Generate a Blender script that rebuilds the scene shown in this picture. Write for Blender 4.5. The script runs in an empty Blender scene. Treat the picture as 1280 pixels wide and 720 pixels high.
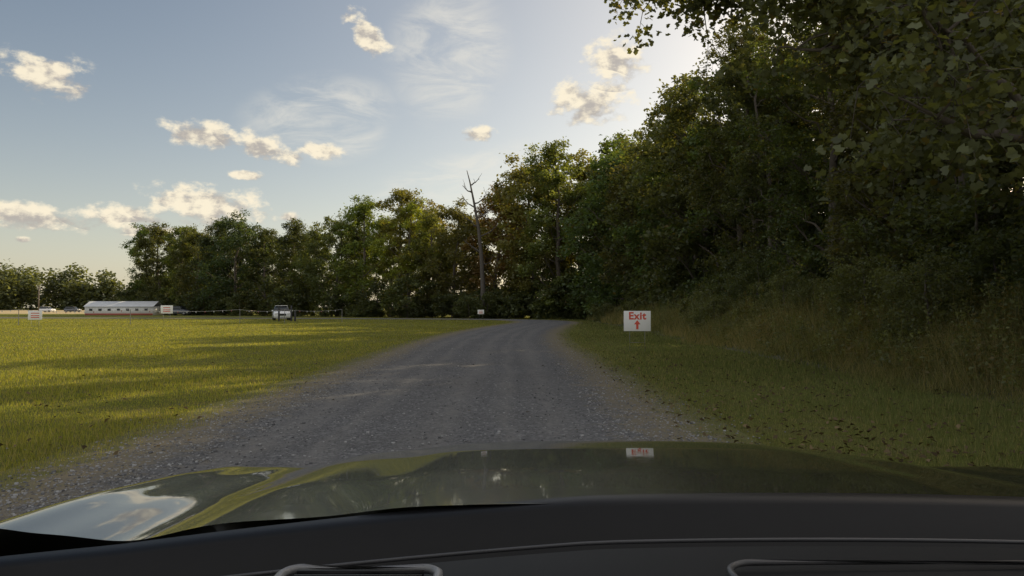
import bpy, math, random
import numpy as np
from mathutils import Vector
rng=np.random.default_rng(7); random.seed(7)
scene=bpy.context.scene
scene.view_settings.view_transform='Standard'; scene.view_settings.look='None'
scene.view_settings.exposure=0; scene.view_settings.gamma=1
SUN_AZ=math.radians(46); SUN_EL=math.radians(27)

# ---------------------------------------------------------------- helpers
def link(o): scene.collection.objects.link(o); return o
def empty(name,loc=(0,0,0)):
    e=bpy.data.objects.new(name,None); e.location=loc; e.empty_display_size=.2; return link(e)
def mesh_np(name,V,F,mats=(),midx=None,rnd=None,smooth=False):
    if not isinstance(F,list): F=[F]
    me=bpy.data.meshes.new(name)
    V=np.asarray(V,dtype=np.float32)
    me.vertices.add(len(V)); me.vertices.foreach_set('co',V.ravel())
    loops=np.concatenate([np.asarray(f).ravel() for f in F]).astype(np.int32)
    tot=np.concatenate([np.full(len(f),np.asarray(f).shape[1]) for f in F]).astype(np.int32)
    start=np.concatenate([[0],np.cumsum(tot)[:-1]]).astype(np.int32)
    me.loops.add(len(loops)); me.loops.foreach_set('vertex_index',loops)
    me.polygons.add(len(tot)); me.polygons.foreach_set('loop_start',start); me.polygons.foreach_set('loop_total',tot)
    if midx is not None:
        mi=np.concatenate([np.full(len(f),m) for f,m in zip(F,midx)]).astype(np.int32)
        me.polygons.foreach_set('material_index',mi)
    if smooth: me.polygons.foreach_set('use_smooth',np.ones(len(tot),dtype=bool))
    if rnd is not None:
        a=me.attributes.new('rnd','FLOAT','POINT'); a.data.foreach_set('value',np.asarray(rnd,dtype=np.float32))
    for m in mats: me.materials.append(m)
    me.update(calc_edges=True); me.validate()
    return me
def obj(name,me,loc=(0,0,0),rz=0,sc=1,parent=None,color=None):
    o=bpy.data.objects.new(name,me); o.location=loc; o.rotation_euler=(0,0,rz)
    o.scale=(sc,sc,sc) if not hasattr(sc,'__len__') else sc
    if parent: o.parent=parent
    if color: o.color=(*color,1)
    return link(o)
def box(name,c,s,mat,parent=None,bevel=0.0,rot=(0,0,0)):
    x,y,z=[k/2 for k in s]
    V=[(a*x,b*y,d*z) for a in(-1,1) for b in(-1,1) for d in(-1,1)]
    F=np.array([(0,1,3,2),(4,6,7,5),(0,4,5,1),(2,3,7,6),(0,2,6,4),(1,5,7,3)])
    me=mesh_np(name,V,F,[mat]); o=obj(name,me,c,parent=parent); o.rotation_euler=rot
    if bevel:
        b=o.modifiers.new('b','BEVEL'); b.width=bevel; b.segments=2
    return o
class Tubes:
    def __init__(s): s.V=[];s.F=[];s.n=0
    def add(s,P,R,k=6):
        P=np.asarray(P,float); R=np.asarray(R,float)
        T=np.gradient(P,axis=0); T/=np.linalg.norm(T,axis=1)[:,None]+1e-9
        a=np.array([1,0,0.]) if abs(T[0][0])<.8 else np.array([0,1,0.])
        U=np.cross(T,a); U/=np.linalg.norm(U,axis=1)[:,None]+1e-9
        W=np.cross(T,U); th=np.arange(k)*2*np.pi/k
        v=P[:,None,:]+R[:,None,None]*(np.cos(th)[None,:,None]*U[:,None,:]+np.sin(th)[None,:,None]*W[:,None,:])
        s.V.append(v.reshape(-1,3)); m=len(P)
        i=np.arange(m-1)[:,None]*k; j=np.arange(k)[None,:]; jn=(j+1)%k
        f=np.stack([i+j,i+jn,i+k+jn,i+k+j],-1).reshape(-1,4)+s.n
        s.F.append(f); s.n+=m*k
    def get(s): return np.concatenate(s.V),np.concatenate(s.F)
def bez(a,b,sag,n=6,jit=0.0):
    a=np.asarray(a,float);b=np.asarray(b,float);t=np.linspace(0,1,n)[:,None]
    mid=(a+b)/2+np.array([0,0,sag])
    p=(1-t)**2*a+2*t*(1-t)*mid+t*t*b
    if jit: p[1:-1]+=rng.normal(0,jit,(n-2,3))
    return p

# ---------------------------------------------------------------- materials
def newmat(name):
    m=bpy.data.materials.new(name); m.use_nodes=True; nt=m.node_tree; nt.nodes.clear()
    out=nt.nodes.new('ShaderNodeOutputMaterial'); return m,nt,out
def N(nt,t,**k):
    n=nt.nodes.new(t)
    for a,b in k.items(): setattr(n,a,b)
    return n
def math_(nt,op,a,b=None,c=None,clamp=False):
    n=nt.nodes.new('ShaderNodeMath'); n.operation=op; n.use_clamp=clamp
    for i,x in enumerate((a,b,c)):
        if x is None: continue
        if isinstance(x,(int,float)): n.inputs[i].default_value=x
        else: nt.links.new(x,n.inputs[i])
    return n.outputs[0]
def mixc(nt,f,a,b,mode='MIX'):
    n=nt.nodes.new('ShaderNodeMix'); n.data_type='RGBA'; n.blend_type=mode
    for s,x in ((n.inputs[0],f),(n.inputs[6],a),(n.inputs[7],b)):
        if isinstance(x,(int,float)): s.default_value=x
        elif isinstance(x,tuple): s.default_value=(*x,1)
        else: nt.links.new(x,s)
    return n.outputs[2]
def mapr(nt,v,a,b,c=0,d=1,smooth=False):
    n=nt.nodes.new('ShaderNodeMapRange'); n.inputs[1].default_value=a;n.inputs[2].default_value=b
    n.inputs[3].default_value=c;n.inputs[4].default_value=d
    if smooth: n.interpolation_type='SMOOTHSTEP'
    nt.links.new(v,n.inputs[0]); return n.outputs[0]
def noise(nt,vec,scale,detail=4,rough=.55,dist=0):
    n=nt.nodes.new('ShaderNodeTexNoise'); n.inputs['Scale'].default_value=scale
    n.inputs['Detail'].default_value=detail; n.inputs['Roughness'].default_value=rough
    n.inputs['Distortion'].default_value=dist
    if vec is not None: nt.links.new(vec,n.inputs['Vector'])
    return n.outputs['Fac']
def simple(name,col,rough=.6,metal=0,var=.15,scale=8,bump=0,coat=0):
    m,nt,out=newmat(name); p=N(nt,'ShaderNodeBsdfPrincipled'); tc=N(nt,'ShaderNodeTexCoord')
    f=noise(nt,tc.outputs['Object'],scale,3)
    c=mixc(nt,f,tuple(k*(1-var) for k in col),tuple(min(1,k*(1+var)) for k in col))
    nt.links.new(c,p.inputs['Base Color']); p.inputs['Roughness'].default_value=rough
    p.inputs['Metallic'].default_value=metal; p.inputs['Coat Weight'].default_value=coat
    if bump:
        b=N(nt,'ShaderNodeBump'); b.inputs['Strength'].default_value=bump; b.inputs['Distance'].default_value=.02
        nt.links.new(noise(nt,tc.outputs['Object'],scale*6,4),b.inputs['Height']); nt.links.new(b.outputs[0],p.inputs['Normal'])
    nt.links.new(p.outputs[0],out.inputs[0]); return m
def leafmat(name,trans=.4,dry=(.15,.105,.035),drythr=.93,tt=(1.7,1.55,.5),gloss=.035):
    m,nt,out=newmat(name)
    at=N(nt,'ShaderNodeAttribute'); at.attribute_name='rnd'; r=at.outputs['Fac']
    oi=N(nt,'ShaderNodeObjectInfo')
    k=mapr(nt,r,0,1,.5,1.5)
    kk=N(nt,'ShaderNodeCombineColor'); [nt.links.new(k,kk.inputs[i]) for i in range(3)]
    c=mixc(nt,1.0,oi.outputs['Color'],kk.outputs[0],'MULTIPLY')
    c=mixc(nt,math_(nt,'MULTIPLY',math_(nt,'GREATER_THAN',r,drythr),.8),c,dry)
    p=N(nt,'ShaderNodeBsdfDiffuse'); nt.links.new(c,p.inputs['Color']); o0=p.outputs[0]
    if gloss:
        gl=N(nt,'ShaderNodeBsdfGlossy'); gl.inputs['Roughness'].default_value=.45; gl.inputs['Color'].default_value=(.9,.95,1,1)
        m0=N(nt,'ShaderNodeMixShader'); m0.inputs[0].default_value=gloss; nt.links.new(p.outputs[0],m0.inputs[1]); nt.links.new(gl.outputs[0],m0.inputs[2]); o0=m0.outputs[0]
    t=N(nt,'ShaderNodeBsdfTranslucent')
    ct=mixc(nt,1.0,c,tt,'MULTIPLY'); nt.links.new(ct,t.inputs[0])
    mx=N(nt,'ShaderNodeMixShader'); mx.inputs[0].default_value=trans
    nt.links.new(o0,mx.inputs[1]); nt.links.new(t.outputs[0],mx.inputs[2]); nt.links.new(mx.outputs[0],out.inputs[0])
    return m
M_leaf=leafmat('foliage',.45)
M_grass=leafmat('grass_blades',.5,dry=(.30,.25,.14),drythr=.9,gloss=0)
M_dead=leafmat('fallen_leaf',.1,dry=(.20,.15,.085),drythr=.85,gloss=0)
M_bark=simple('bark',(.12,.10,.085),.9,var=.4,scale=6,bump=.6)
M_snag=simple('dead_bark',(.10,.088,.078),.9,var=.35,scale=4,bump=.5)

# ---------------------------------------------------------------- road path
ctrl=[(-.95,-40),(-.95,-10),(-.95,8),(-.95,20),(-.95,32),(-.1,46),(1.6,60),(3.1,70),(3.2,79),(.6,87),(-5,92),(-16,96),(-32,99),(-60,103),(-100,109),(-160,117)]
def catmull(P,n=16):
    P=[P[0]]+P+[P[-1]]; out=[]
    for i in range(1,len(P)-2):
        p0,p1,p2,p3=[np.array(P[j],float) for j in (i-1,i,i+1,i+2)]
        for t in np.linspace(0,1,n,endpoint=False):
            out.append(.5*((2*p1)+(-p0+p2)*t+(2*p0-5*p1+4*p2-p3)*t*t+(-p0+3*p1-3*p2+p3)*t**3))
    out.append(np.array(P[-2],float)); return np.array(out)
path=catmull(ctrl)
def road_dist(x,y):
    d=np.full(len(x),1e9)
    for q in path[::2]: d=np.minimum(d,(x-q[0])**2+(y-q[1])**2)
    return np.sqrt(d)
def bankz(x,y):
    t=np.clip((x-(7.0+.02*y))/5.0,0,1); t=t*t*(3-2*t)
    return t*1.35*np.clip((98-y)/20,0,1)
bz=lambda x,y: float(bankz(np.array([x]),np.array([y]))[0])

# ---------------------------------------------------------------- ground
def ground_mat():
    m,nt,out=newmat('grass_ground'); p=N(nt,'ShaderNodeBsdfDiffuse'); g=N(nt,'ShaderNodeTexCoord').outputs['Object']
    n1=noise(nt,g,.12,3); n2=noise(nt,g,1.6,4,.65); n3=noise(nt,g,28,4,.7)
    c=mixc(nt,mapr(nt,n1,.35,.65),(.13,.155,.04),(.20,.205,.06))
    c=mixc(nt,mapr(nt,n2,.4,.7),c,(.18,.165,.075))
    c=mixc(nt,mapr(nt,n3,.3,.7),mixc(nt,1.0,c,(.5,.5,.5),'MULTIPLY'),mixc(nt,1.0,c,(1.35,1.35,1.3),'MULTIPLY'))
    nt.links.new(c,p.inputs['Color'])
    b=N(nt,'ShaderNodeBump'); b.inputs['Strength'].default_value=1; b.inputs['Distance'].default_value=.06
    nt.links.new(n3,b.inputs['Height']); nt.links.new(b.outputs[0],p.inputs['Normal'])
    nt.links.new(p.outputs[0],out.inputs[0]); return m
M_ground=ground_mat()
def grid(x0,x1,nx,y0,y1,ny,zf):
    X,Y=np.meshgrid(np.linspace(x0,x1,nx),np.linspace(y0,y1,ny)); V=np.stack([X,Y,zf(X,Y)],-1).reshape(-1,3)
    i=np.arange(ny-1)[:,None]*nx+np.arange(nx-1)[None,:]
    return V,np.stack([i,i+1,i+nx+1,i+nx],-1).reshape(-1,4)
V,F=grid(-1500,1500,31,-400,2600,31,lambda X,Y:X*0); obj('ground',mesh_np('ground',V,F,[M_ground]))
V,F=grid(6.5,60,60,-5,100,80,lambda X,Y:bankz(X,Y)-.03+.012*(X>7.5)+.05*np.sin(X*1.7+Y*.9)*np.clip((X-8.5)/3,0,1)); obj('grass_bank',mesh_np('grass_bank',V,F,[simple('leaf_litter',(.09,.085,.045),.95,var=.5,scale=3,bump=.6)],smooth=True))

def road_mat():
    m,nt,out=newmat('gravel'); p=N(nt,'ShaderNodeBsdfDiffuse'); g=N(nt,'ShaderNodeTexCoord').outputs['Object']
    at=N(nt,'ShaderNodeAttribute'); at.attribute_name='rnd'; t=at.outputs['Fac']
    v=N(nt,'ShaderNodeTexVoronoi'); v.inputs['Scale'].default_value=60; nt.links.new(g,v.inputs['Vector'])
    v2=N(nt,'ShaderNodeTexVoronoi'); v2.inputs['Scale'].default_value=25; nt.links.new(g,v2.inputs['Vector'])
    sc=N(nt,'ShaderNodeSeparateColor'); nt.links.new(v.outputs['Color'],sc.inputs[0])
    sc2=N(nt,'ShaderNodeSeparateColor'); nt.links.new(v2.outputs['Color'],sc2.inputs[0])
    n1=noise(nt,g,.5,3); n2=noise(nt,g,3,5,.7)
    mpw=N(nt,'ShaderNodeMapping'); mpw.inputs['Scale'].default_value=(1,.12,1); nt.links.new(g,mpw.inputs[0]); nw=noise(nt,mpw.outputs[0],2.2,3)
    c=mixc(nt,sc.outputs[0],(.080,.080,.084),(.20,.20,.205))
    c=mixc(nt,mapr(nt,sc2.outputs[1],.75,1,0,.7),c,(.28,.28,.285))
    c=mixc(nt,mapr(nt,n1,.35,.7,0,.5),c,(.118,.116,.116))
    wob=math_(nt,'ADD',t,math_(nt,'MULTIPLY',math_(nt,'SUBTRACT',nw,.5),.7))
    tr=None
    for c0,w in ((-1.75,.42),(-.95,.22),(.1,.45),(.85,.22),(1.5,.42)):
        k=math_(nt,'SUBTRACT',1,math_(nt,'DIVIDE',math_(nt,'ABSOLUTE',math_(nt,'SUBTRACT',wob,c0)),w),clamp=True)
        tr=k if tr is None else math_(nt,'MAXIMUM',tr,k)
    tr=math_(nt,'MULTIPLY',tr,mapr(nt,n2,.3,.65,.15,.62))
    c=mixc(nt,tr,c,(.215,.208,.20))
    e=math_(nt,'ADD',math_(nt,'ABSOLUTE',t),math_(nt,'MULTIPLY',math_(nt,'SUBTRACT',n2,.5),2.2))
    e=math_(nt,'ADD',e,math_(nt,'MULTIPLY',math_(nt,'SUBTRACT',noise(nt,g,14,3),.5),.8))
    c=mixc(nt,mapr(nt,e,2.1,2.8),c,(.20,.175,.13))
    c=mixc(nt,mapr(nt,e,2.9,3.5),c,(.14,.14,.06))
    nt.links.new(c,p.inputs['Color'])
    b=N(nt,'ShaderNodeBump'); b.inputs['Strength'].default_value=.8; b.inputs['Distance'].default_value=.02
    h=math_(nt,'ADD',math_(nt,'MULTIPLY',v.outputs['Distance'],-.6),math_(nt,'MULTIPLY',n2,1.4))
    nt.links.new(h,b.inputs['Height']); nt.links.new(b.outputs[0],p.inputs['Normal'])
    nt.links.new(p.outputs[0],out.inputs[0]); return m
T=np.gradient(path,axis=0); T/=np.linalg.norm(T,axis=1)[:,None]; Nn=np.stack([T[:,1],-T[:,0]],-1)
cr=np.linspace(-3.7,3.7,25)
P=path[:,None,:]+Nn[:,None,:]*cr[None,:,None]
Z=.008+.07*np.clip(1-(cr/3.6)**2,0,1)
for c0 in (-1.75,.1,1.5): Z-=.015*np.exp(-((cr-c0)/.25)**2)*1
V=np.concatenate([P,np.broadcast_to(Z[None,:,None],(len(path),25,1))],-1).reshape(-1,3)
i=np.arange(len(path)-1)[:,None]*25+np.arange(24)[None,:]
obj('gravel_road',mesh_np('gravel_road',V,np.stack([i,i+1,i+26,i+25],-1).reshape(-1,4),[road_mat()],rnd=np.tile(cr,len(path)),smooth=True))
M_crop=simple('stubble',(.36,.28,.15),.95,var=.3,scale=.05)
V=[(-400,165,.02),(-84,170,.02),(-110,390,.02),(-700,390,.02),(-700,180,.02)]
obj('crop_field',mesh_np('crop_field',V,np.array([[0,1,2,3,4]]),[M_crop]))

def stones(n):
    az=rng.uniform(-.75,.6,n); d=np.exp(rng.uniform(math.log(3.5),math.log(34),n))
    x=np.sin(az)*d; y=np.cos(az)*d; rd=road_dist(x,y)
    pr=np.where(rd<2.1,.18,np.where(rd<3.1,.9,np.exp(-(rd-3.1)/.3)))
    k=rng.uniform(0,1,n)<pr; x,y,rd,d=x[k],y[k],rd[k],d[k]; n=len(x)
    s=rng.uniform(.004,.012,n)*np.where(rng.uniform(0,1,n)<.05,1.8,1)
    cube=np.array([(a,b,c) for a in(-1,1) for b in(-1,1) for c in(-1,1)],float)
    q=cube[None]*rng.uniform(.5,1.1,(n,8,3))*s[:,None,None]
    a=rng.uniform(0,6.28,n); ca,sa=np.cos(a)[:,None],np.sin(a)[:,None]
    X=q[:,:,0]*ca-q[:,:,1]*sa+x[:,None]; Y=q[:,:,0]*sa+q[:,:,1]*ca+y[:,None]
    Z=q[:,:,2]*.7+(.008+.07*np.clip(1-(rd/3.6)**2,0,1)+s*.3)[:,None]
    F=np.array([(0,1,3,2),(4,6,7,5),(0,4,5,1),(2,3,7,6),(0,2,6,4),(1,5,7,3)])
    F=(F[None]+np.arange(n)[:,None,None]*8).reshape(-1,4)
    return mesh_np('gravel_stones',np.stack([X,Y,Z],-1).reshape(-1,3),F,[M_stone],rnd=np.repeat(rng.uniform(0,1,n),8))
m,nt,out=newmat('stone'); p=N(nt,'ShaderNodeBsdfDiffuse'); at=N(nt,'ShaderNodeAttribute'); at.attribute_name='rnd'
nt.links.new(mixc(nt,at.outputs['Fac'],(.10,.10,.108),(.36,.36,.365)),p.inputs[0])
nt.links.new(p.outputs[0],out.inputs[0]); M_stone=m
obj('gravel_stones',stones(80000))

# ---------------------------------------------------------------- grass
def blades(name,x,y,h,w,mat,rnd,color,lean=.5,z0=None):
    n=len(x); a=rng.uniform(0,6.283,n); b=rng.uniform(0,6.283,n); l=h*rng.uniform(.1,1,n)*lean
    z=(np.zeros(n) if z0 is None else z0)-.01
    p0=np.stack([x-np.cos(a)*w/2,y-np.sin(a)*w/2,z],-1); p1=np.stack([x+np.cos(a)*w/2,y+np.sin(a)*w/2,z],-1)
    p2=np.stack([x+np.cos(b)*l,y+np.sin(b)*l,z+h],-1)
    V=np.stack([p0,p1,p2],1).reshape(-1,3)
    return obj(name,mesh_np(name,V,np.arange(3*n).reshape(-1,3),[mat],rnd=np.repeat(rnd,3)),color=color)
def patch(x,y,s): return np.sin(x*s+1.3*np.sin(y*s*.7))*np.cos(y*s*1.1+1.7*np.sin(x*s*.6))
n=560000
az=rng.uniform(-.72,.72,n); d=np.exp(rng.uniform(math.log(3.5),math.log(110),n))
x=np.sin(az)*d; y=np.cos(az)*d; rd=road_dist(x,y)
pr=np.clip((rd-2.6+.35*patch(x,y,1.9))/1.3,0,1)**1.5
k=(rng.uniform(0,1,n)<pr)&(x<13); x,y,d,rd=x[k],y[k],d[k],rd[k]; n=len(x)
h=rng.uniform(.03,.085,n)*(1+.4*patch(x,y,.8))
h=np.where((x>4.5),h*1.5,h); w=np.maximum(.006,d*.0009)
r=rng.uniform(0,.89,n)*.8+.13*patch(x,y,.35)+.08; edge=np.exp(-np.maximum(rd-2.8,0)/.9)
r=np.where(rng.uniform(0,1,n)<.12+.6*edge+.10*np.clip(patch(x+3,y,.6),0,1),.97,np.clip(r,0,.89))
L_=x<1.0+.02*y
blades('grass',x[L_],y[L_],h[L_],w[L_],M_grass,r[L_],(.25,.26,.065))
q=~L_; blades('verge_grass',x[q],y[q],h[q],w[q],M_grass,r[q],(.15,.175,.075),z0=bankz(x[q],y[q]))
def weeds(name,n,colr,dryf,hs,seed,off):
    global rng; rng=np.random.default_rng(seed)
    y=np.exp(rng.uniform(math.log(8),math.log(88),n)); e0=7.2+off+.02*y+.8*patch(y,y*0,.35)
    x=e0+rng.gamma(2.,1.2,n)
    k=road_dist(x,y)>4.2; x,y=x[k],y[k]; n=len(x)
    cl=patch(x,y,1.3)+patch(x,y,3.1)*.6
    k=cl>-.45+rng.normal(0,.3,n); x,y=x[k],y[k]; n=len(x)
    h=rng.uniform(.25,1.0,n)*hs*np.clip((x-6.6-off)/2.8,.25,1.1)*(1+.4*patch(x,y,.9))
    blades(name,x,y,h,np.maximum(.010,y*.001),M_grass,np.where(rng.uniform(0,1,n)<dryf*(1+.8*patch(x,y,.5)),.96,rng.uniform(0,.8,n)),colr,.8,z0=bankz(x,y))
weeds('tall_grass',60000,(.18,.18,.085),.42,.9,61,0)

def quadleaves(C,L,W,up=.6,fold=.15):
    n=len(C)
    nv=rng.normal(0,1,(n,3)); nv[:,2]=np.abs(nv[:,2])+up*1.5
    nv/=np.linalg.norm(nv,axis=1)[:,None]
    a=rng.normal(0,1,(n,3)); u=np.cross(nv,a); u/=np.linalg.norm(u,axis=1)[:,None]+1e-9; w=np.cross(nv,u)
    L=np.broadcast_to(L,(n,))[:,None]; W=np.broadcast_to(W,(n,))[:,None]
    v=np.stack([C-u*L*.5,C+w*W*.5-u*L*.08+nv*L*fold,C+u*L*.5,C-w*W*.5-u*L*.08+nv*L*fold],1)
    return v.reshape(-1,3),np.arange(4*n).reshape(-1,4)
rng=np.random.default_rng(64); npl=1100
y=np.exp(rng.uniform(math.log(9),math.log(60),npl)); x=7.4+.02*y+rng.gamma(2.0,1.1,npl)
tb=Tubes(); C=[];LS=[];TT=[]
for k in range(npl):
    hh=rng.uniform(.3,1.3)*min(1.15,max(.35,(x[k]-6.3)/3.2)); z0=bz(x[k],y[k]); top=np.array([x[k]+rng.normal(0,.14),y[k]+rng.normal(0,.14),z0+hh])
    st=bez((x[k],y[k],z0-.02),top,0,4,.02); tb.add(st,[.009,.007,.006,.003],3)
    m_=int(14+26*hh); t=rng.uniform(.15,1,m_)**.7
    q=np.stack([np.interp(t,[0,.33,.67,1],st[:,j]) for j in range(3)],-1)+rng.normal(0,.10,(m_,3))*(1.2-.6*t)[:,None]
    C.append(q); LS.append(rng.uniform(.05,.12,m_)); cl=rng.uniform(0,.5); rr=np.clip(cl+rng.uniform(0,.4,m_),0,.9)
    if rng.uniform()<.15: rr[rng.uniform(0,1,m_)<.7]=.97
    TT.append(rr)
C=np.concatenate(C);LS=np.concatenate(LS);TT=np.concatenate(TT); V2,F2=quadleaves(C,LS,LS*.5,up=.3); V1,F1=tb.get()
obj('weeds',mesh_np('weeds',np.concatenate([V1,V2]),[F1,F2+len(V1)],[M_grass,M_leaf],midx=[0,1],rnd=np.concatenate([np.full(len(V1),.95),np.repeat(TT,4)])),color=(.17,.185,.08))
n=8500; az=rng.uniform(-.7,.72,n); d=np.exp(rng.uniform(math.log(4),math.log(45),n)); x=np.sin(az)*d;y=np.cos(az)*d; rd=road_dist(x,y)
k=(rng.uniform(0,1,n)<np.where(x>0,np.where(rd>3,.9,.03),np.where(rd>3,.10,.02))*np.where(x>-9,1,0)); x,y=x[k],y[k];n=len(x)
C=np.stack([x,y,bankz(x,y)+rng.uniform(.02,.07,n)],-1); V,F=quadleaves(C,rng.uniform(.04,.10,n),rng.uniform(.03,.07,n),up=1.0)
obj('fallen_leaves',mesh_np('fallen_leaves',V,F,[M_dead],rnd=np.repeat(rng.uniform(0,1,n),4)),color=(.10,.075,.045))

# ---------------------------------------------------------------- trees
def tree_mesh(name,H,R,tr,cb,nl,ncl,nlv,L,seed,low=0.0,lobe=.36,cr=.5,asp=.62,prof=1.0):
    global rng; rng=np.random.default_rng(seed)
    tb=Tubes(); n=9
    tz=np.linspace(0,H*.93,n); bend=np.cumsum(rng.normal(0,H*.012,(n,2)),0)
    TP=np.stack([bend[:,0],bend[:,1],tz],-1); TP[0,:2]=0
    TR=tr*(1-tz/H)**.8+.02; TR[0]*=1.35
    tb.add(TP,TR,8)
    tat=lambda z: np.array([np.interp(z,tz,TP[:,0]),np.interp(z,tz,TP[:,1]),z])
    C=[];CS=[]
    for i in range(nl):
        t=((i+rng.uniform(0,1))/nl)
        z=cb*H+(H*(1-cb))*t**.9
        env=R*(math.sin(math.pi*min(1,.18+.80*t**prof))**.6)
        a=i*2.4+rng.uniform(-.6,.6); rr=env*rng.uniform(.45,.95)
        if t>.9: rr*=.35
        c=tat(min(z,H*.9))+np.array([math.cos(a)*rr,math.sin(a)*rr,0]); c[2]=z-rng.uniform(0,.06)*H
        rl=R*lobe*rng.uniform(.6,1.25)
        s=tat(max(.12*H,c[2]-rr*rng.uniform(.5,1.0)))
        r0=tr*.38*(1-t*.6)
        pl=bez(s,c,-.12*rr,7,.05*R*.5); tb.add(pl,np.linspace(r0,r0*.25,7),5)
        m=max(2,int(ncl*(rl/(R*lobe))**2/nl))
        for j in range(m):
            dv=rng.normal(0,1,3); dv/=np.linalg.norm(dv)
            q=c+dv*rl*rng.uniform(.35,1.1)*np.array([1,1,.75])
            if q[2]<low+.3: q[2]=low+.3+rng.uniform(0,.5)
            st=pl[rng.integers(3,7)]
            if j%2==0: tb.add(bez(st,q,.1*rl,4,.03*rl),np.linspace(r0*.22,.008,4),3)
            C.append(q); CS.append(cr*rng.uniform(.6,1.3))
    C=np.array(C);CS=np.array(CS); k=rng.integers(0,len(C),nlv)
    off=rng.normal(0,1,(nlv,3))*CS[k][:,None]*np.array([.62,.62,.42])
    LC=C[k]+off
    LC[:,2]-=np.abs(rng.normal(0,.1,nlv))*CS[k]
    LC[:,2]=np.maximum(LC[:,2],low+.1)
    LL=L*rng.uniform(.6,1.3,nlv)
    V2,F2=quadleaves(LC,LL,LL*asp,up=.35)
    cb_=rng.uniform(0,1,len(C))
    r=np.clip(rng.uniform(0,.9,nlv)*.45+cb_[k]*.5,0,.92); r[rng.uniform(0,1,nlv)<.025]=.97
    V1,F1=tb.get()
    return mesh_np(name,np.concatenate([V1,V2]),[F1,F2+len(V1)],[M_bark,M_leaf],midx=[0,1],rnd=np.concatenate([np.zeros(len(V1)),np.repeat(r,4)]))
far=[tree_mesh('tree_a',20,5.6,.34,.14,28,330,17000,.38,11,cr=.75),
     tree_mesh('tree_b',19,4.8,.30,.16,22,260,14000,.38,12,cr=.7),
     tree_mesh('tree_c',21,5.0,.34,.12,30,320,16000,.37,13,cr=.65,prof=.8),
     tree_mesh('tree_d',17,5.8,.30,.10,26,320,16000,.38,14,cr=.8,prof=1.2),
     tree_mesh('tree_e',20,4.6,.28,.20,22,220,10000,.36,15,cr=.65)]
near=[tree_mesh('near_tree_a',19,4.6,.27,.12,34,560,34000,.19,21,cr=.36,lobe=.33),
      tree_mesh('near_tree_b',18,4.0,.22,.18,28,440,26000,.19,22,cr=.34,prof=.85,lobe=.33),
      tree_mesh('near_tree_c',20,4.8,.30,.10,36,580,34000,.19,23,cr=.38,prof=1.1,lobe=.33)]
shrub=[tree_mesh('shrub_a',3.6,2.0,.05,.05,16,240,8500,.13,31,cr=.3,lobe=.45),
       tree_mesh('shrub_b',2.6,1.9,.04,.05,14,200,7500,.13,32,cr=.28,lobe=.45)]
farshrub=[tree_mesh('fs_a',4.5,3.0,.06,.04,16,120,3500,.34,41,cr=.5,lobe=.45),
          tree_mesh('fs_b',3.2,2.8,.06,.04,14,100,3000,.34,42,cr=.45,lobe=.45)]
R=random.Random(5)
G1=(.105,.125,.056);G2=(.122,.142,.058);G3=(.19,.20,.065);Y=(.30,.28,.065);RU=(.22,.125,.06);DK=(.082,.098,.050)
def tree(me,x,y,s,c,name='deciduous_tree'):
    c=tuple(k*R.uniform(.85,1.15) for k in c)
    return obj(name,me,(x,y,-.05),R.uniform(0,6.28),(s*R.uniform(.92,1.08),s*R.uniform(.92,1.08),s),color=c)
L1=[(12.5,94,22.5,0,G2),(7.5,98,23,2,G3),(3,102,21.5,3,G3),(-2.5,105,18.5,0,RU),(-8,108,16,3,G2),(-12,110,15.5,1,G2),(-15.5,113,18,4,Y),(-19,116,20,2,G3),(-24,119,19,0,G3),
    (-29,123,16,3,G2),(-34,126,15,1,G1),(-39,130,16.5,0,G1),(-45,134,16,2,DK),(-51,138,18,3,DK),(-57,143,17.5,0,DK),(-63,147,16.5,3,G1),(-69,151,18,2,G2),(-74,155,18.5,0,G2),(-79,159,19,4,G1)]
Hs=[20,19,21,17,20]
for (x,y,h,v,c) in L1: tree(far[v],x,y,h/Hs[v],c)
for (x,y,h,v,c) in L1:
    v2=R.randrange(4); h2=h*R.uniform(.82,.98)
    tree(far[v2],x+R.uniform(1,5),y+R.uniform(6,10),h2/Hs[v2],c if c not in(Y,RU) else G2)
for x,y,h,v in ((17,100,21,0),(21,106,20,3),(12,106,21,2),(26,98,20,0)): tree(far[v],x,y,h/Hs[v],G1)
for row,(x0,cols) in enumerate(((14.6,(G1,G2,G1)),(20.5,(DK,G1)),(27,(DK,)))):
    y=(18,13,14)[row]
    while y<100:
        h=R.uniform(15.5,18.8)+(1.0 if y>40 else 0)
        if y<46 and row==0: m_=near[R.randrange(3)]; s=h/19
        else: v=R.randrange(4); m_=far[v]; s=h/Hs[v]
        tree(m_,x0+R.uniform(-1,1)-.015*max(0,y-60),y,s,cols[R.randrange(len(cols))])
        y+=R.uniform(4.8,6.2) if row==0 else (R.uniform(5.5,7) if row==1 else R.uniform(7,9))
y=11
while y<102:
    x0=10.9+.8*math.sin(y*.3)
    for dx,s0,s1,cc in ((0,.35,.65,(.14,.155,.072)),(2.6,.75,1.15,G1)):
        me=shrub[R.randrange(2)] if y<40 else farshrub[R.randrange(2)]
        xx=x0+dx+R.uniform(-.6,.8)
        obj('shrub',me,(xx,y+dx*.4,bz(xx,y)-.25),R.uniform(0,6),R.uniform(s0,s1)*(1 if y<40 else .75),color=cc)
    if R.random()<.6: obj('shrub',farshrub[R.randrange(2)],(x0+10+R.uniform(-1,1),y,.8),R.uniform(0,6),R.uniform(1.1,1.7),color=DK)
    y+=R.uniform(2.0,2.9) if y<40 else R.uniform(3.4,4.6)
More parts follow.
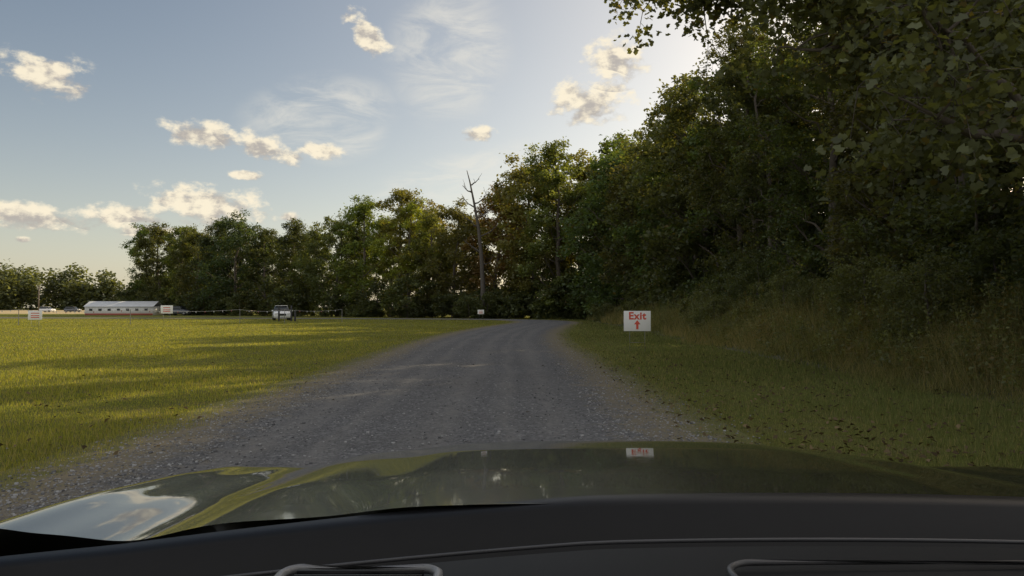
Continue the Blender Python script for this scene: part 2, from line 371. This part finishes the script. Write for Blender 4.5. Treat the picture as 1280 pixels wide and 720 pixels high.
for (x,y,h,v,c) in L1:
    for j in range(2):
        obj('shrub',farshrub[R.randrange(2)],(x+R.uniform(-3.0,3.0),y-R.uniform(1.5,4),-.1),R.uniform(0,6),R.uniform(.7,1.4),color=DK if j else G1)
for (x,y,s) in ((9,93,.9),(11.5,90,.8),(14,93,1.2),(-5.6,98.0,.7),(-3.4,97.6,.75),(-2.0,101,.9),(6,95,.8)): obj('shrub',farshrub[0],(x,y,-.1),x,s,color=G1)
def treemass(name,segs,L,per,seed,color):
    global rng; rng=np.random.default_rng(seed); Vs=[];rs=[]
    for (x,y,h,w) in segs:
        nlb=12
        for i in range(nlb):
            c=np.array([x+rng.uniform(-w,w),y+rng.uniform(-5,5),h*(.12+.7*i/nlb)+rng.uniform(-1,1)])
            m_=per//nlb; o=rng.normal(0,1,(m_,3)); o/=np.linalg.norm(o,axis=1)[:,None]
            o*=(rng.uniform(.2,1,(m_,1))**.4)*w*.6*(1+.18*rng.normal(0,1,(m_,1)))
            q=c+o; q[:,2]=np.clip(q[:,2],.2,None); Vs.append(q); rs.append(np.clip(rng.uniform(0,.6,m_)+rng.uniform(0,.3),0,.9))
    C=np.concatenate(Vs); V,F=quadleaves(C,L,L*.8)
    obj(name,mesh_np(name,V,F,[M_leaf],rnd=np.repeat(np.concatenate(rs),4)),color=color)
segs=[]
for k in range(34):
    x=-345+k*7; segs.append((x,400+R.uniform(-15,25),(24 if k<15 else 19)*R.uniform(.8,1.2),R.uniform(6,9)))
treemass('distant_tree_line',segs,1.8,1300,3,(.13,.15,.085))

# dead snag
rng=np.random.default_rng(77); tb=Tubes()
tp=np.array([(0,0,0),(.1,0,4),(-.1,0,8),(-.5,0,12),(-1.1,0,15.5),(-1.7,0,18.5),(-2.1,0,20)],float); tb.add(tp,[.38,.32,.27,.21,.15,.09,.04],8)
for z,a,l in ((7,.5,2),(9,3,2.4),(11,.2,3.2),(12.5,3.3,2.6),(13.5,.1,2.2),(15,3.0,1.6),(15.5,.4,2.4),(17,3.1,1.3),(18,.2,1.2)):
    s=np.array([np.interp(z,tp[:,2],tp[:,0]),0,z]); e=s+np.array([math.cos(a)*l,math.sin(a)*l,l*.75])
    b=bez(s,e,-.2*l,6,.08); tb.add(b,np.linspace(.12,.03,6),5)
    for j in (3,4): tb.add(bez(b[j],b[j]+rng.normal(0,.5,3)+np.array([0,0,.6]),0,4,.04),np.linspace(.04,.012,4),4)
V,F=tb.get(); obj('dead_tree',mesh_np('dead_tree',V,F,[M_snag]),(-4.0,99.5,0))

# overhanging tree
def lobed(C,S,up=.3):
    n=len(C); nv=rng.normal(0,1,(n,3)); nv[:,2]=np.abs(nv[:,2])+up; nv/=np.linalg.norm(nv,axis=1)[:,None]
    u=np.cross(nv,rng.normal(0,1,(n,3))); u/=np.linalg.norm(u,axis=1)[:,None]+1e-9; w=np.cross(nv,u)
    sh=[(-.5,0,0),(-.25,.42,.06),(.0,.22,0),(.22,.34,.05),(.5,0,-.1),(.22,-.34,.05),(.0,-.22,0),(-.25,-.42,.06)]
    v=np.stack([C+u*(a*S)[:,None]+w*(b*S)[:,None]+nv*(c*S)[:,None] for a,b,c in sh],1)
    i=np.arange(n)[:,None]*8
    Q=np.concatenate([i+np.array([[0,1,2,6]]),i+np.array([[2,3,4,6]])],0); T3=np.concatenate([i+np.array([[0,6,7]]),i+np.array([[4,5,6]])],0)
    return v.reshape(-1,3),Q,T3
rng=np.random.default_rng(99); tb=Tubes()
trunk=np.array([(14,12.5,-.1),(13.8,12.6,1.5),(13.3,12.8,3.4),(13.0,13,5.5),(12.7,13.3,8),(12.6,13.6,11),(12.9,14,14)],float)
tb.add(trunk,[.48,.40,.36,.30,.24,.16,.06],10)
limbs=[((13.3,12.8,3.4),(7.0,11.6,4.6),.21,.5),((13.1,13,5.0),(5.6,14.5,6.6),.17,.9),((13,13,5.5),(2.8,17.5,9.4),.17,1.4),((12.8,13.2,7),(5.0,13,7.6),.14,.8),
       ((12.7,13.3,8),(6.4,17,10.2),.14,1.0),((12.7,13.4,9),(7.5,11,8.6),.12,.6),((12.6,13.5,10),(8,15,10.5),.1,.6),((12.9,13.5,6.5),(9.5,9.0,6.2),.13,.6),
       ((13,13,6),(9.4,16.5,5.4),.10,.4),((12.7,13.3,8),(3.6,15.0,8.9),.12,1.2),((13.1,13,5.0),(7.6,13.5,4.7),.10,.4),((12.8,13,7),(7.0,11.0,5.8),.10,.5),((12.9,13,6),(2.6,16.5,8.7),.12,1.2)]
C=[];CS=[]
def dress(b,t0,cnt):
    for j in range(cnt):
        t=rng.uniform(t0,1)**.8; p0=b[min(13,int(t*13.99))]
        dv=rng.normal(0,1,3); dv[2]*=.6; dv/=np.linalg.norm(dv); q=p0+dv*rng.uniform(.5,1.9)*(1.15-.4*t)
        bb=bez(p0,q,.15,6,.04); tb.add(bb,np.linspace(.028,.006,6),4)
        for kk in range(4):
            st=bb[rng.integers(2,6)]; q2=st+rng.normal(0,.38,3)+np.array([0,0,-.08]); tb.add(bez(st,q2,.03,3),[.008,.006,.003],3)
            C.append(q2); CS.append(rng.uniform(.2,.4))
for s,e,r0,sg in limbs:
    b=bez(s,e,sg,14,.07); tb.add(b,np.linspace(r0,.025,14),7)
    dress(b,.28,int(np.linalg.norm(np.array(e)-np.array(s))*3.2))
b=bez((13.4,12.7,3.0),(5.9,10.2,4.15),.15,14,.05); tb.add(b,np.linspace(.26,.05,14),8); dress(b,.78,5)
b2=bez(b[9],(5.2,9.6,5.6),.2,14,.04); tb.add(b2,np.linspace(.09,.02,14),6); dress(b2,.6,6)
C=np.array(C);CS=np.array(CS); nlv=30000; k=rng.integers(0,len(C),nlv)
LC=C[k]+rng.normal(0,1,(nlv,3))*CS[k][:,None]*np.array([.75,.75,.6]); V2,Q2,T2=lobed(LC,rng.uniform(.11,.19,nlv))
r=np.clip(rng.uniform(0,.6,nlv)+rng.uniform(0,.3,len(C))[k],0,.92); r[rng.uniform(0,1,nlv)<.05]=.97
V1,F1=tb.get()
obj('overhanging_tree',mesh_np('overhanging_tree',np.concatenate([V1,V2]),[F1,Q2+len(V1),T2+len(V1)],[M_bark,M_leaf],midx=[0,1,1],rnd=np.concatenate([np.zeros(len(V1)),np.repeat(r,8)])),color=(.125,.138,.072))

# ---------------------------------------------------------------- signs
M_white=simple('sign_white',(.82,.82,.82),.5,var=.04); M_red=simple('sign_red',(.68,.09,.05),.5,var=.05)
M_wire=simple('steel_wire',(.25,.25,.25),.4,metal=.8)
def textmesh(s,size,mat,loc,parent):
    cu=bpy.data.curves.new('t','FONT'); cu.body=s; cu.size=size; cu.align_x='CENTER'; cu.align_y='CENTER'; cu.extrude=.001; cu.offset=.007*size/.2; cu.space_character=1.1
    t=bpy.data.objects.new('t',cu); link(t); dg=bpy.context.evaluated_depsgraph_get(); dg.update()
    me=bpy.data.meshes.new_from_object(t.evaluated_get(dg)); bpy.data.objects.remove(t)
    me.materials.clear(); me.materials.append(mat); o=obj('lettering',me,loc,parent=parent); o.rotation_euler=(math.pi/2,0,0); return o
def yard_sign(x,y,w,h,zb,text=True,face=M_white,name='exit_sign',rz=0):
    e=empty(name,(x,y,0)); e.rotation_euler=(0,0,rz)
    box('panel',(0,0,zb+h/2),(w,.012,h),face,e,.002)
    for sx in(-.28,.28): box('leg',(sx*w,0.012,(zb+.05)/2),(.012,.012,zb+.15),M_wire,e)
    box('leg_crossbar',(0,.012,zb*.45),(w*.56,.010,.010),M_wire,e)
    if text:
        textmesh('Exit',h*.50,M_red,(0,-.009,zb+h*.74),e)
        V=[(-.035,-.13),(.035,-.13),(.035,.02),(.1,.02),(0,.15),(-.1,.02),(-.035,.02)]
        obj('arrow',mesh_np('arrow',[(p[0],0,p[1]) for p in V],[np.array([[0,1,2,6]]),np.array([[5,3,4]])],[M_red]),(0,-.009,zb+h*.30),parent=e,sc=h/.62)
    else:
        for q in(.72,.45,.25): box('printed_line',(0,-.008,zb+h*q),(w*.6,.003,h*.09),M_red,e)
    return e
yard_sign(4.23,25,.90,.68,.70,rz=-.08)
yard_sign(-28,60,.9,.66,1.0,False,M_white,'yard_sign',.3)
yard_sign(-29,45,.75,.55,.75,False,M_white,'yard_sign',.3)
yard_sign(-3.2,76,.65,.45,.8,False,M_white,'yard_sign')

e=empty('pennant_rope_fence'); tb=Tubes(); M_rope=simple('rope',(.45,.45,.44),.7); M_pr=simple('pennant_red',(.35,.12,.10),.7); M_pw=simple('pennant_white',(.6,.6,.6),.7); fl=[[],[]]
pts=[(-75,66),(-62,64),(-52,63),(-42,63),(-33,64),(-25,68),(-21.5,70),(-17,74)]
pv=Tubes()
for (x,y) in pts: pv.add([(x,y,0),(x,y,1.35)],[.03,.025],6)
for a,b in zip(pts[:-1],pts[1:]):
    c=bez((*a,1.3),(*b,1.3),-.35,14); tb.add(c,np.full(14,.010),4)
    ln=math.dist(a,b)
    for j in range(int(ln/.7)):
        t=j/int(ln/.7); i_=min(12,int(t*13)); p0=c[i_]+(c[i_+1]-c[i_])*(t*13-i_); fl[j%3==2].append(p0)
V,F=tb.get(); obj('rope',mesh_np('rope',V,F,[M_rope]),parent=e)
V,F=pv.get(); obj('posts',mesh_np('posts',V,F,[M_wire]),parent=e)
for k,(L_,mt) in enumerate(zip(fl,(M_pw,M_pr))):
    V=[]
    for p0 in L_: V+= [p0+np.array([-.06,0,0]),p0+np.array([.06,0,0]),p0+np.array([0,.03,-.16])]
    obj('pennants_'+('white','red')[k],mesh_np('pen',V,np.arange(len(V)).reshape(-1,3),[mt]),parent=e)

# ---------------------------------------------------------------- vehicles, building
M_carw=simple('white_car_paint',(.75,.76,.78),.25,var=.02,coat=.6); M_glass=simple('dark_glass',(.02,.025,.03),.05,var=.1); M_rub=simple('tyre_rubber',(.02,.02,.02),.8); M_lamp=simple('headlamp',(.7,.7,.7),.1,metal=.3)
def loft(name,secs,mat,parent,caps=True,smooth=True):
    k=len(secs[0]); V=np.array(secs,float).reshape(-1,3); m_=len(secs)
    i=np.arange(m_-1)[:,None]*k; j=np.arange(k)[None,:]; F=np.stack([i+j,i+(j+1)%k,i+k+(j+1)%k,i+k+j],-1).reshape(-1,4)
    Fs=[F]
    if caps: Fs+= [np.arange(k)[::-1][None],(np.arange(k)+(m_-1)*k)[None]]
    return obj(name,mesh_np(name,V,Fs,[mat],smooth=smooth),parent=parent)
def wheel(parent,x,y,r=.36,w=.24):
    tb=Tubes(); tb.add([(x-w/2,y,r),(x-w/2+.02,y,r),(x+w/2-.02,y,r),(x+w/2,y,r)],[r*.9,r,r,r*.9],20)
    V,F=tb.get(); obj('tyre',mesh_np('tyre',V,[F,np.arange(20)[::-1][None],(np.arange(20)+60)[None]],[M_rub]),parent=parent)
    tb=Tubes(); tb.add([(x-w/2-.01,y,r),(x+w/2+.01,y,r)],[r*.6,r*.6],16); V,F=tb.get()
    obj('rim',mesh_np('rim',V,[F,np.arange(16)[::-1][None],(np.arange(16)+16)[None]],[M_wire]),parent=parent)
def suv(name,loc,rz,paint):
    e=empty(name,loc); e.rotation_euler=(0,0,rz)
    def sec(y,w,z0,z1,sh): return [(-w,y,z0),(w,y,z0),(w*1.02,y,z0+(z1-z0)*.5),(w*sh,y,z1),(-w*sh,y,z1),(-w*1.02,y,z0+(z1-z0)*.5)]
    loft('body',[sec(-2.3,.75,.4,.8,.95),sec(-2.2,.9,.3,.98,.92),sec(-1.1,.93,.28,1.08,.95),sec(2.1,.93,.3,1.1,.95),sec(2.3,.86,.4,1.0,.95)],paint,e,smooth=False)
    loft('glasshouse',[sec(-1.15,.82,1.05,1.09,.98),sec(-.45,.82,1.05,1.66,.80),sec(1.7,.82,1.05,1.66,.80),sec(2.2,.82,1.05,1.12,.95)],M_glass,e,smooth=False)
    box('roof',(0,.6,1.69),(1.34,2.35,.05),paint,e,.02)
    for s in(-1,1):
        for y in(-1.45,1.45): wheel(e,s*.82,y)
        box('headlight',(s*.66,-2.27,.78),(.34,.1,.16),M_lamp,e,.02)
        box('mirror',(s*1.02,-.85,1.12),(.18,.1,.14),paint,e,.02)
        for y in (-.42,.62): box('pillar',(s*.73,y,1.36),(.05,.09,.58),paint,e,rot=(0,-s*.27,0))
    box('grille',(0,-2.31,.68),(.8,.05,.22),M_rub,e,.01)
    return e
suv('parked_suv',(-26.8,86,0),.35,M_carw)
e=empty('gate_posts',(-24.2,80,0)); M_dp=simple('dark_post',(.04,.04,.045),.7)
for x,h in ((-1.0,1.5),(.35,1.7),(.75,1.2)): box('post',(x,0,h/2),(.16,.16,h),M_dp,e,.01)
box('rail',(-.3,-.1,1.25),(1.4,.05,.08),M_dp,e)
e=empty('farm_building',(-75.5,144,0)); e.scale=(.385,.385,.42); M_wall=simple('painted_siding',(.72,.71,.69),.7,var=.1,scale=1); M_roof=simple('metal_roof',(.62,.63,.65),.5,var=.12,scale=.6); M_redw=simple('red_trim',(.38,.10,.07),.7)
box('walls',(0,0,2.0),(34,10,4.0),M_wall,e)
V=[(-17.5,-5.6,3.9),(17.5,-5.6,3.9),(17.5,0,6.4),(-17.5,0,6.4),(17.5,5.6,3.9),(-17.5,5.6,3.9)]
obj('roof',mesh_np('roof',V,np.array([[0,1,2,3],[3,2,4,5]]),[M_roof]),parent=e)
for k in range(7): box('window',(-14+k*4.6,-5.06,2.5),(1.6,.08,1.0),M_glass,e)
box('red_skirting',(0,-5.08,.4),(33.8,.1,.8),M_redw,e)
e=empty('utility_pole',(-128,200,0)); box('pole',(0,0,3.6),(.22,.22,7.2),M_bark,e); box('crossarm',(0,0,6.6),(1.6,.12,.14),M_bark,e); box('lamp',(.7,-.1,6.4),(.3,.5,.2),M_lamp,e)
M_cd=simple('dark_car_paint',(.08,.09,.11),.25,var=.02,coat=.5)
for x,y,p_ in ((-126,225,M_carw),(-133,224,M_cd),(-142,226,M_carw),(-62,138,M_cd)): suv('parked_car',(x,y,0),1.4,p_)

# ---------------------------------------------------------------- the car we sit in
car=empty('car',(0.25,0,0))
m,nt,out=newmat('car_paint'); p=N(nt,'ShaderNodeBsdfPrincipled'); p.inputs['Metallic'].default_value=.3
p.inputs['Roughness'].default_value=.35; p.inputs['Coat Weight'].default_value=1; p.inputs['Coat Roughness'].default_value=.02; p.inputs['Coat IOR'].default_value=1.5
p.inputs['Specular IOR Level'].default_value=.2
tc=N(nt,'ShaderNodeTexCoord'); f=noise(nt,tc.outputs['Object'],900,2); nt.links.new(mixc(nt,f,(.024,.026,.013),(.052,.054,.026)),p.inputs['Base Color'])
dn=noise(nt,tc.outputs['Object'],30,5,.7); nt.links.new(mapr(nt,dn,.45,.75,.02,.09),p.inputs['Coat Roughness'])
nt.links.new(p.outputs[0],out.inputs[0]); M_paint=m
M_blk=simple('black_plastic',(.005,.005,.006),.4,var=.2,scale=40); M_dash=simple('dash_vinyl',(.008,.0085,.010),.65,var=.15,scale=200,bump=.04); M_trim=simple('trim_grey',(.07,.07,.075),.4)
for mm in (M_blk,M_dash): mm.node_tree.nodes['Principled BSDF'].inputs['Specular IOR Level'].default_value=.25
def hoodz(X,Yv):
    s=np.abs(X)/1.03
    b=np.interp(Yv,[1.0,1.3,1.7,2.0,2.2,2.32,2.40,2.44],[1.226,1.205,1.167,1.132,1.099,1.04,.95,.85])
    z=b-.040*s**2.2
    z+=.012/(1+np.exp((np.abs(X)-.45)/.03))*np.clip((2.5-Yv)/.6,0,1)
    z-=.018*np.exp(-((s-.74)/.08)**2)
    z+=.012*np.exp(-((s-.93)/.05)**2)
    z-=np.where(s>.955,((s-.955)/.045)**2*.12,0)
    return z
nx,ny=201,90; xs=np.linspace(-1.03,1.03,nx); ys=np.linspace(1.0,2.44,ny); X,Yv=np.meshgrid(xs,ys)
Z0=hoodz(X,Yv)
for _ in range(4): Z0[1:-1]=(Z0[:-2]+2*Z0[1:-1]+Z0[2:])/4
Yb=Yv-np.where(Yv>1.2,(Yv-1.2)/1.24,0)*.34*(np.abs(X)/1.03)**2.6
Vh=np.stack([X,Yb,Z0],-1).reshape(-1,3); i=np.arange(ny-1)[:,None]*nx+np.arange(nx-1)[None,:]
obj('hood',mesh_np('hood',Vh,np.stack([i,i+1,i+nx+1,i+nx],-1).reshape(-1,4),[M_paint],smooth=True),parent=car)
for s in(-1,1):
    q=Vh.reshape(ny,nx,3)[:, -1 if s>0 else 0]; a=q.copy(); b=q.copy(); b[:,2]=.75; b[:,0]=s*1.04; c_=b.copy(); c_[:,2]=.62
    V=np.stack([a,b,c_],1).reshape(-1,3); i=np.arange(ny-1)[:,None]*3+np.arange(2)[None,:]
    obj('front_wing',mesh_np('front_wing',V,np.stack([i,i+1,i+4,i+3],-1).reshape(-1,4),[M_paint],smooth=True),parent=car)
    box('door',(s*1.0,-.05,.72),(.07,2.0,.86),M_paint,car,.03); box('rear_quarter',(s*1.0,-1.75,.8),(.07,1.36,1.0),M_paint,car,.03)
    wheel(car,s*.9,1.45,.38); wheel(car,s*.9,-1.45,.38)
    box('headlight',(s*.74,2.16,.80),(.36,.14,.14),M_lamp,car,.03,rot=(0,0,-s*.3))
    tb=Tubes(); tb.add([(s*.98,.98,1.17),(s*.90,.5,1.52),(s*.80,.1,1.80),(s*.76,-.2,1.86)],[.045,.045,.045,.04],8); V,F=tb.get()
    obj('a_pillar',mesh_np('a_pillar',V,F,[M_blk],smooth=True),parent=car)
    box('side_mirror',(s*1.16,.62,1.16),(.22,.12,.17),M_paint,car,.04)
    box('b_pillar',(s*.88,-.75,1.5),(.06,.14,.76),M_blk,car,rot=(0,-s*.25,0)); box('c_pillar',(s*.86,-2.1,1.5),(.06,.3,.76),M_paint,car,rot=(0,-s*.25,0))
box('roof',(0,-1.05,1.88),(1.5,2.6,.05),M_paint,car,.02)
box('front_bumper',(0,2.2,.5),(1.9,.22,.36),M_paint,car,.08); box('grille',(0,2.36,.76),(.9,.06,.2),M_rub,car,.02)
box('floor',(0,-.2,.35),(1.9,3.9,.08),M_rub,car); box('tailgate',(0,-2.42,.9),(1.9,.08,1.1),M_paint,car,.03)
for s in(-1,1):
    box('seat_base',(s*.42,-.55,.62),(.52,.55,.28),M_dash,car,.06); box('seat_back',(s*.42,-.88,1.02),(.50,.16,.66),M_dash,car,.06,rot=(.2,0,0)); box('headrest',(s*.42,-.97,1.46),(.28,.12,.18),M_dash,car,.05)
def strip(name,rows,mat,n=60,x0=-.97,x1=.97):
    xs=np.linspace(x0,x1,n); S=[]
    for fy,fz in rows: S.append(np.stack([xs,fy(xs),fz(xs)],-1))
    V=np.array(S).reshape(-1,3); m_=len(rows); i=np.arange(m_-1)[:,None]*n+np.arange(n-1)[None,:]
    return obj(name,mesh_np(name,V,np.stack([i,i+1,i+n+1,i+n],-1).reshape(-1,4),[mat],smooth=True),parent=car)
bow=lambda x:.13*(np.abs(x)/1.0)**2
tilt=lambda x:.012*np.clip(x+.2,-1,1)-.026*np.clip((-.15-x)/.6,0,1)
strip('cowl',[(lambda x:1.13-bow(x),lambda x:1.165-.05*np.abs(x)**2.2),(lambda x:1.06-bow(x),lambda x:1.228+tilt(x)-.02*x*x),(lambda x:1.02-bow(x),lambda x:1.243+tilt(x)-.02*x*x),(lambda x:.99-bow(x),lambda x:1.236+tilt(x)-.02*x*x),(lambda x:.96-bow(x),lambda x:1.20+tilt(x)-.02*x*x),(lambda x:.90-bow(x),lambda x:1.17+tilt(x)-.02*x*x)],M_blk)
strip('dashboard',[(lambda x:.90-bow(x),lambda x:1.13+0*x),(lambda x:.89-bow(x),lambda x:1.208+tilt(x)-.01*x*x),(lambda x:.86-bow(x),lambda x:1.222+tilt(x)-.01*x*x),(lambda x:.76-bow(x),lambda x:1.234+tilt(x)),(lambda x:.60-bow(x),lambda x:1.243+tilt(x)),(lambda x:.50-bow(x),lambda x:1.235+tilt(x)),(lambda x:.44-bow(x),lambda x:1.17+0*x),(lambda x:.42-bow(x),lambda x:.9+0*x)],M_dash)
def tubeobj(name,P,R,mat,k=6):
    tb=Tubes(); tb.add(P,R,k); V,F=tb.get(); return obj(name,mesh_np(name,V,F,[mat],smooth=True),parent=car)
xs=np.linspace(-.80,.85,40); tubeobj('dash_seal',np.stack([xs,.905-bow(xs),1.215+tilt(xs)-.01*xs*xs],-1),np.full(40,.0025),M_trim)
def rrect(cx,cy,w,h,r,z,n=6):
    P=[]
    for (sx,sy,a0) in ((1,1,0),(-1,1,90),(-1,-1,180),(1,-1,270)):
        for k in range(n+1):
            a=math.radians(a0+90*k/n); P.append((cx+(w/2-r)*sx+r*math.cos(a),cy+sy*(h/2-r)+r*math.sin(a),z))
    P.append(P[0]); P.append(P[1]); return P
M_bez=simple('vent_trim',(.22,.22,.225),.35)
pp=rrect(-.40,.727,.155,.055,.018,1.236); tubeobj('vent_bezel',pp,[.005]*len(pp),M_bez)
for k in range(3): box('vent_slat',(-.40,.714+k*.013,1.236),(.125,.004,.007),M_blk,car)
pp=rrect(.16,.71,.40,.07,.03,1.2455); tubeobj('speaker_trim',pp,[.0035]*len(pp),M_trim)

# ---------------------------------------------------------------- world
w=bpy.data.worlds.new('World'); scene.world=w; w.use_nodes=True; nt=w.node_tree; nt.nodes.clear()
out=N(nt,'ShaderNodeOutputWorld'); bg=N(nt,'ShaderNodeBackground')
sky=N(nt,'ShaderNodeTexSky'); sky.sky_type='NISHITA'; sky.sun_disc=False; sky.sun_elevation=SUN_EL; sky.sun_rotation=SUN_AZ
sky.air_density=1.0; sky.dust_density=2.0; sky.ozone_density=1.0; sky.altitude=50
STR=.11
g=N(nt,'ShaderNodeTexCoord').outputs['Generated']; sp=N(nt,'ShaderNodeSeparateXYZ'); nt.links.new(g,sp.inputs[0])
AZ=math_(nt,'ARCTAN2',sp.outputs[0],sp.outputs[1]); EL=math_(nt,'ARCSINE',sp.outputs[2])
cb=N(nt,'ShaderNodeCombineXYZ'); nt.links.new(AZ,cb.inputs[0]); nt.links.new(EL,cb.inputs[1])
mp=N(nt,'ShaderNodeMapping'); mp.inputs['Scale'].default_value=(1,1.5,1); nt.links.new(cb.outputs[0],mp.inputs[0])
n1=noise(nt,mp.outputs[0],34,6,.6)
mp2=N(nt,'ShaderNodeMapping'); mp2.inputs['Scale'].default_value=(1,1.5,1); mp2.inputs['Location'].default_value=(-.008,-.014,0); nt.links.new(cb.outputs[0],mp2.inputs[0])
n2=noise(nt,mp2.outputs[0],34,4,.6)
def vm(op,a,b=None):
    n=nt.nodes.new('ShaderNodeVectorMath'); n.operation=op
    for i_,x_ in enumerate((a,b)):
        if x_ is None: continue
        if isinstance(x_,tuple): n.inputs[i_].default_value=x_
        else: nt.links.new(x_,n.inputs[i_])
    return n
def ell(u,v,ru,rv,ang=0):
    px=(u-640)/924; pz=(384-v)/924; a=math.atan(px); e=math.atan(pz*math.cos(a)); ca=math.cos(a)
    A=ru/924*ca*ca*1.2; B=rv/924*ca*1.2
    m_=N(nt,'ShaderNodeMapping'); m_.vector_type='TEXTURE'; m_.inputs['Location'].default_value=(a,e,0); m_.inputs['Rotation'].default_value=(0,0,ang); m_.inputs['Scale'].default_value=(A,B,1)
    nt.links.new(cb.outputs[0],m_.inputs[0]); l=vm('LENGTH',m_.outputs[0])
    return math_(nt,'SUBTRACT',1,l.outputs['Value']),m_.outputs[0]
cum=[(50,90,52,22,0),(460,42,32,15,-.8),(262,168,50,15,-.1),(332,184,46,13,-.3),(398,188,26,10,0),(600,166,20,8,0),(306,218,20,5,0),(262,258,72,24,-.05),(148,270,50,14,0),(35,268,66,15,-.1),
     (735,124,46,24,0),(772,72,36,24,0),(362,270,12,6,0),(200,290,50,8,0),(28,299,10,4,0)]
mk=None; yy=None
for c in cum:
    k,vv=ell(*c)
    mk=k if mk is None else math_(nt,'MAXIMUM',mk,k)
    sy=N(nt,'ShaderNodeSeparateXYZ'); nt.links.new(vv,sy.inputs[0])
    yk=math_(nt,'MULTIPLY',sy.outputs[1],math_(nt,'GREATER_THAN',k,-.3)); yy=yk if yy is None else math_(nt,'ADD',yy,yk)
den=math_(nt,'ADD',math_(nt,'MULTIPLY',mk,1.0),math_(nt,'MULTIPLY',math_(nt,'SUBTRACT',n1,.5),2.6))
den=mapr(nt,den,-.08,.6,0,1,True); den=math_(nt,'MULTIPLY',den,mapr(nt,mk,-.5,.0,0,1,True))
lit=math_(nt,'ADD',math_(nt,'MULTIPLY',math_(nt,'SUBTRACT',n1,n2),3.4),math_(nt,'ADD',math_(nt,'MULTIPLY',yy,.50),.52))
lit=mapr(nt,lit,-.1,.95,0,1,True)
mpc=N(nt,'ShaderNodeMapping'); mpc.inputs['Rotation'].default_value=(0,0,.5); mpc.inputs['Scale'].default_value=(1,3.2,1); nt.links.new(cb.outputs[0],mpc.inputs[0])
nc=noise(nt,mpc.outputs[0],9,6,.65,.8)
ck=None
for c in [(425,170,60,32,.2),(560,65,75,85,-.4),(570,228,130,36,.3),(400,140,100,45,.2)]:
    k,_=ell(*c); k=math_(nt,'MAXIMUM',k,0); ck=k if ck is None else math_(nt,'MAXIMUM',ck,k)
cir=math_(nt,'MULTIPLY',mapr(nt,nc,.34,.68,0,1,True),mapr(nt,ck,0,.6,0,.55,True))
ele=math_(nt,'MAXIMUM',EL,0)
hz=math_(nt,'POWER',2.718,math_(nt,'MULTIPLY',ele,-6.0))
sd_=vm('DOT_PRODUCT',g,(math.sin(SUN_AZ)*math.cos(.25),math.cos(SUN_AZ)*math.cos(.25),math.sin(.25)))
gl_=math_(nt,'POWER',math_(nt,'MAXIMUM',sd_.outputs['Value'],0),3.2)
hb=mixc(nt,hz,(.018,.025,.026),(.42,.38,.29)); hb=mixc(nt,gl_,hb,mixc(nt,1.0,hb,(.38,.30,.16),'ADD'))
hb=mixc(nt,1.0,hb,tuple([1/STR]*3),'MULTIPLY')
skyb=mixc(nt,1.0,sky.outputs[0],(.84,.81,.78),'MULTIPLY')
skyc=mixc(nt,1.0,skyb,hb,'ADD')
c=mixc(nt,cir,skyc,tuple(k/STR for k in (.86,.82,.72)))
cl=mixc(nt,lit,tuple(k/STR for k in (.48,.44,.40)),tuple(k/STR for k in (1.0,.89,.68)))
c=mixc(nt,math_(nt,'MULTIPLY',den,.93),c,cl)
# unseen bright cloud sheet behind the car and overhead, added as soft fill light
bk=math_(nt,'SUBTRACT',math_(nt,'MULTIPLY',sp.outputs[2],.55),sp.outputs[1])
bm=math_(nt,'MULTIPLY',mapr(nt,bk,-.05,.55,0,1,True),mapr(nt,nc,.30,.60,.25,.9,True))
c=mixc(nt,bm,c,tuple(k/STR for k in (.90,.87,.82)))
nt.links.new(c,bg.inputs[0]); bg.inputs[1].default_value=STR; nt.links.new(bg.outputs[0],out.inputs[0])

sd=bpy.data.lights.new('sun','SUN'); sd.energy=5; sd.angle=math.radians(.5); sd.color=(1,.82,.52)
so=link(bpy.data.objects.new('sun',sd)); sv=Vector((math.sin(SUN_AZ)*math.cos(SUN_EL),math.cos(SUN_AZ)*math.cos(SUN_EL),math.sin(SUN_EL))); so.rotation_euler=sv.to_track_quat('Z','Y').to_euler(); so.location=(0,0,50)

cd=bpy.data.cameras.new('camera'); cd.sensor_width=36; cd.lens=26; cd.clip_end=6000; cd.clip_start=.05
co=link(bpy.data.objects.new('camera',cd)); co.location=(0,0,1.5); co.rotation_euler=(math.radians(91.5),0,0); scene.camera=co
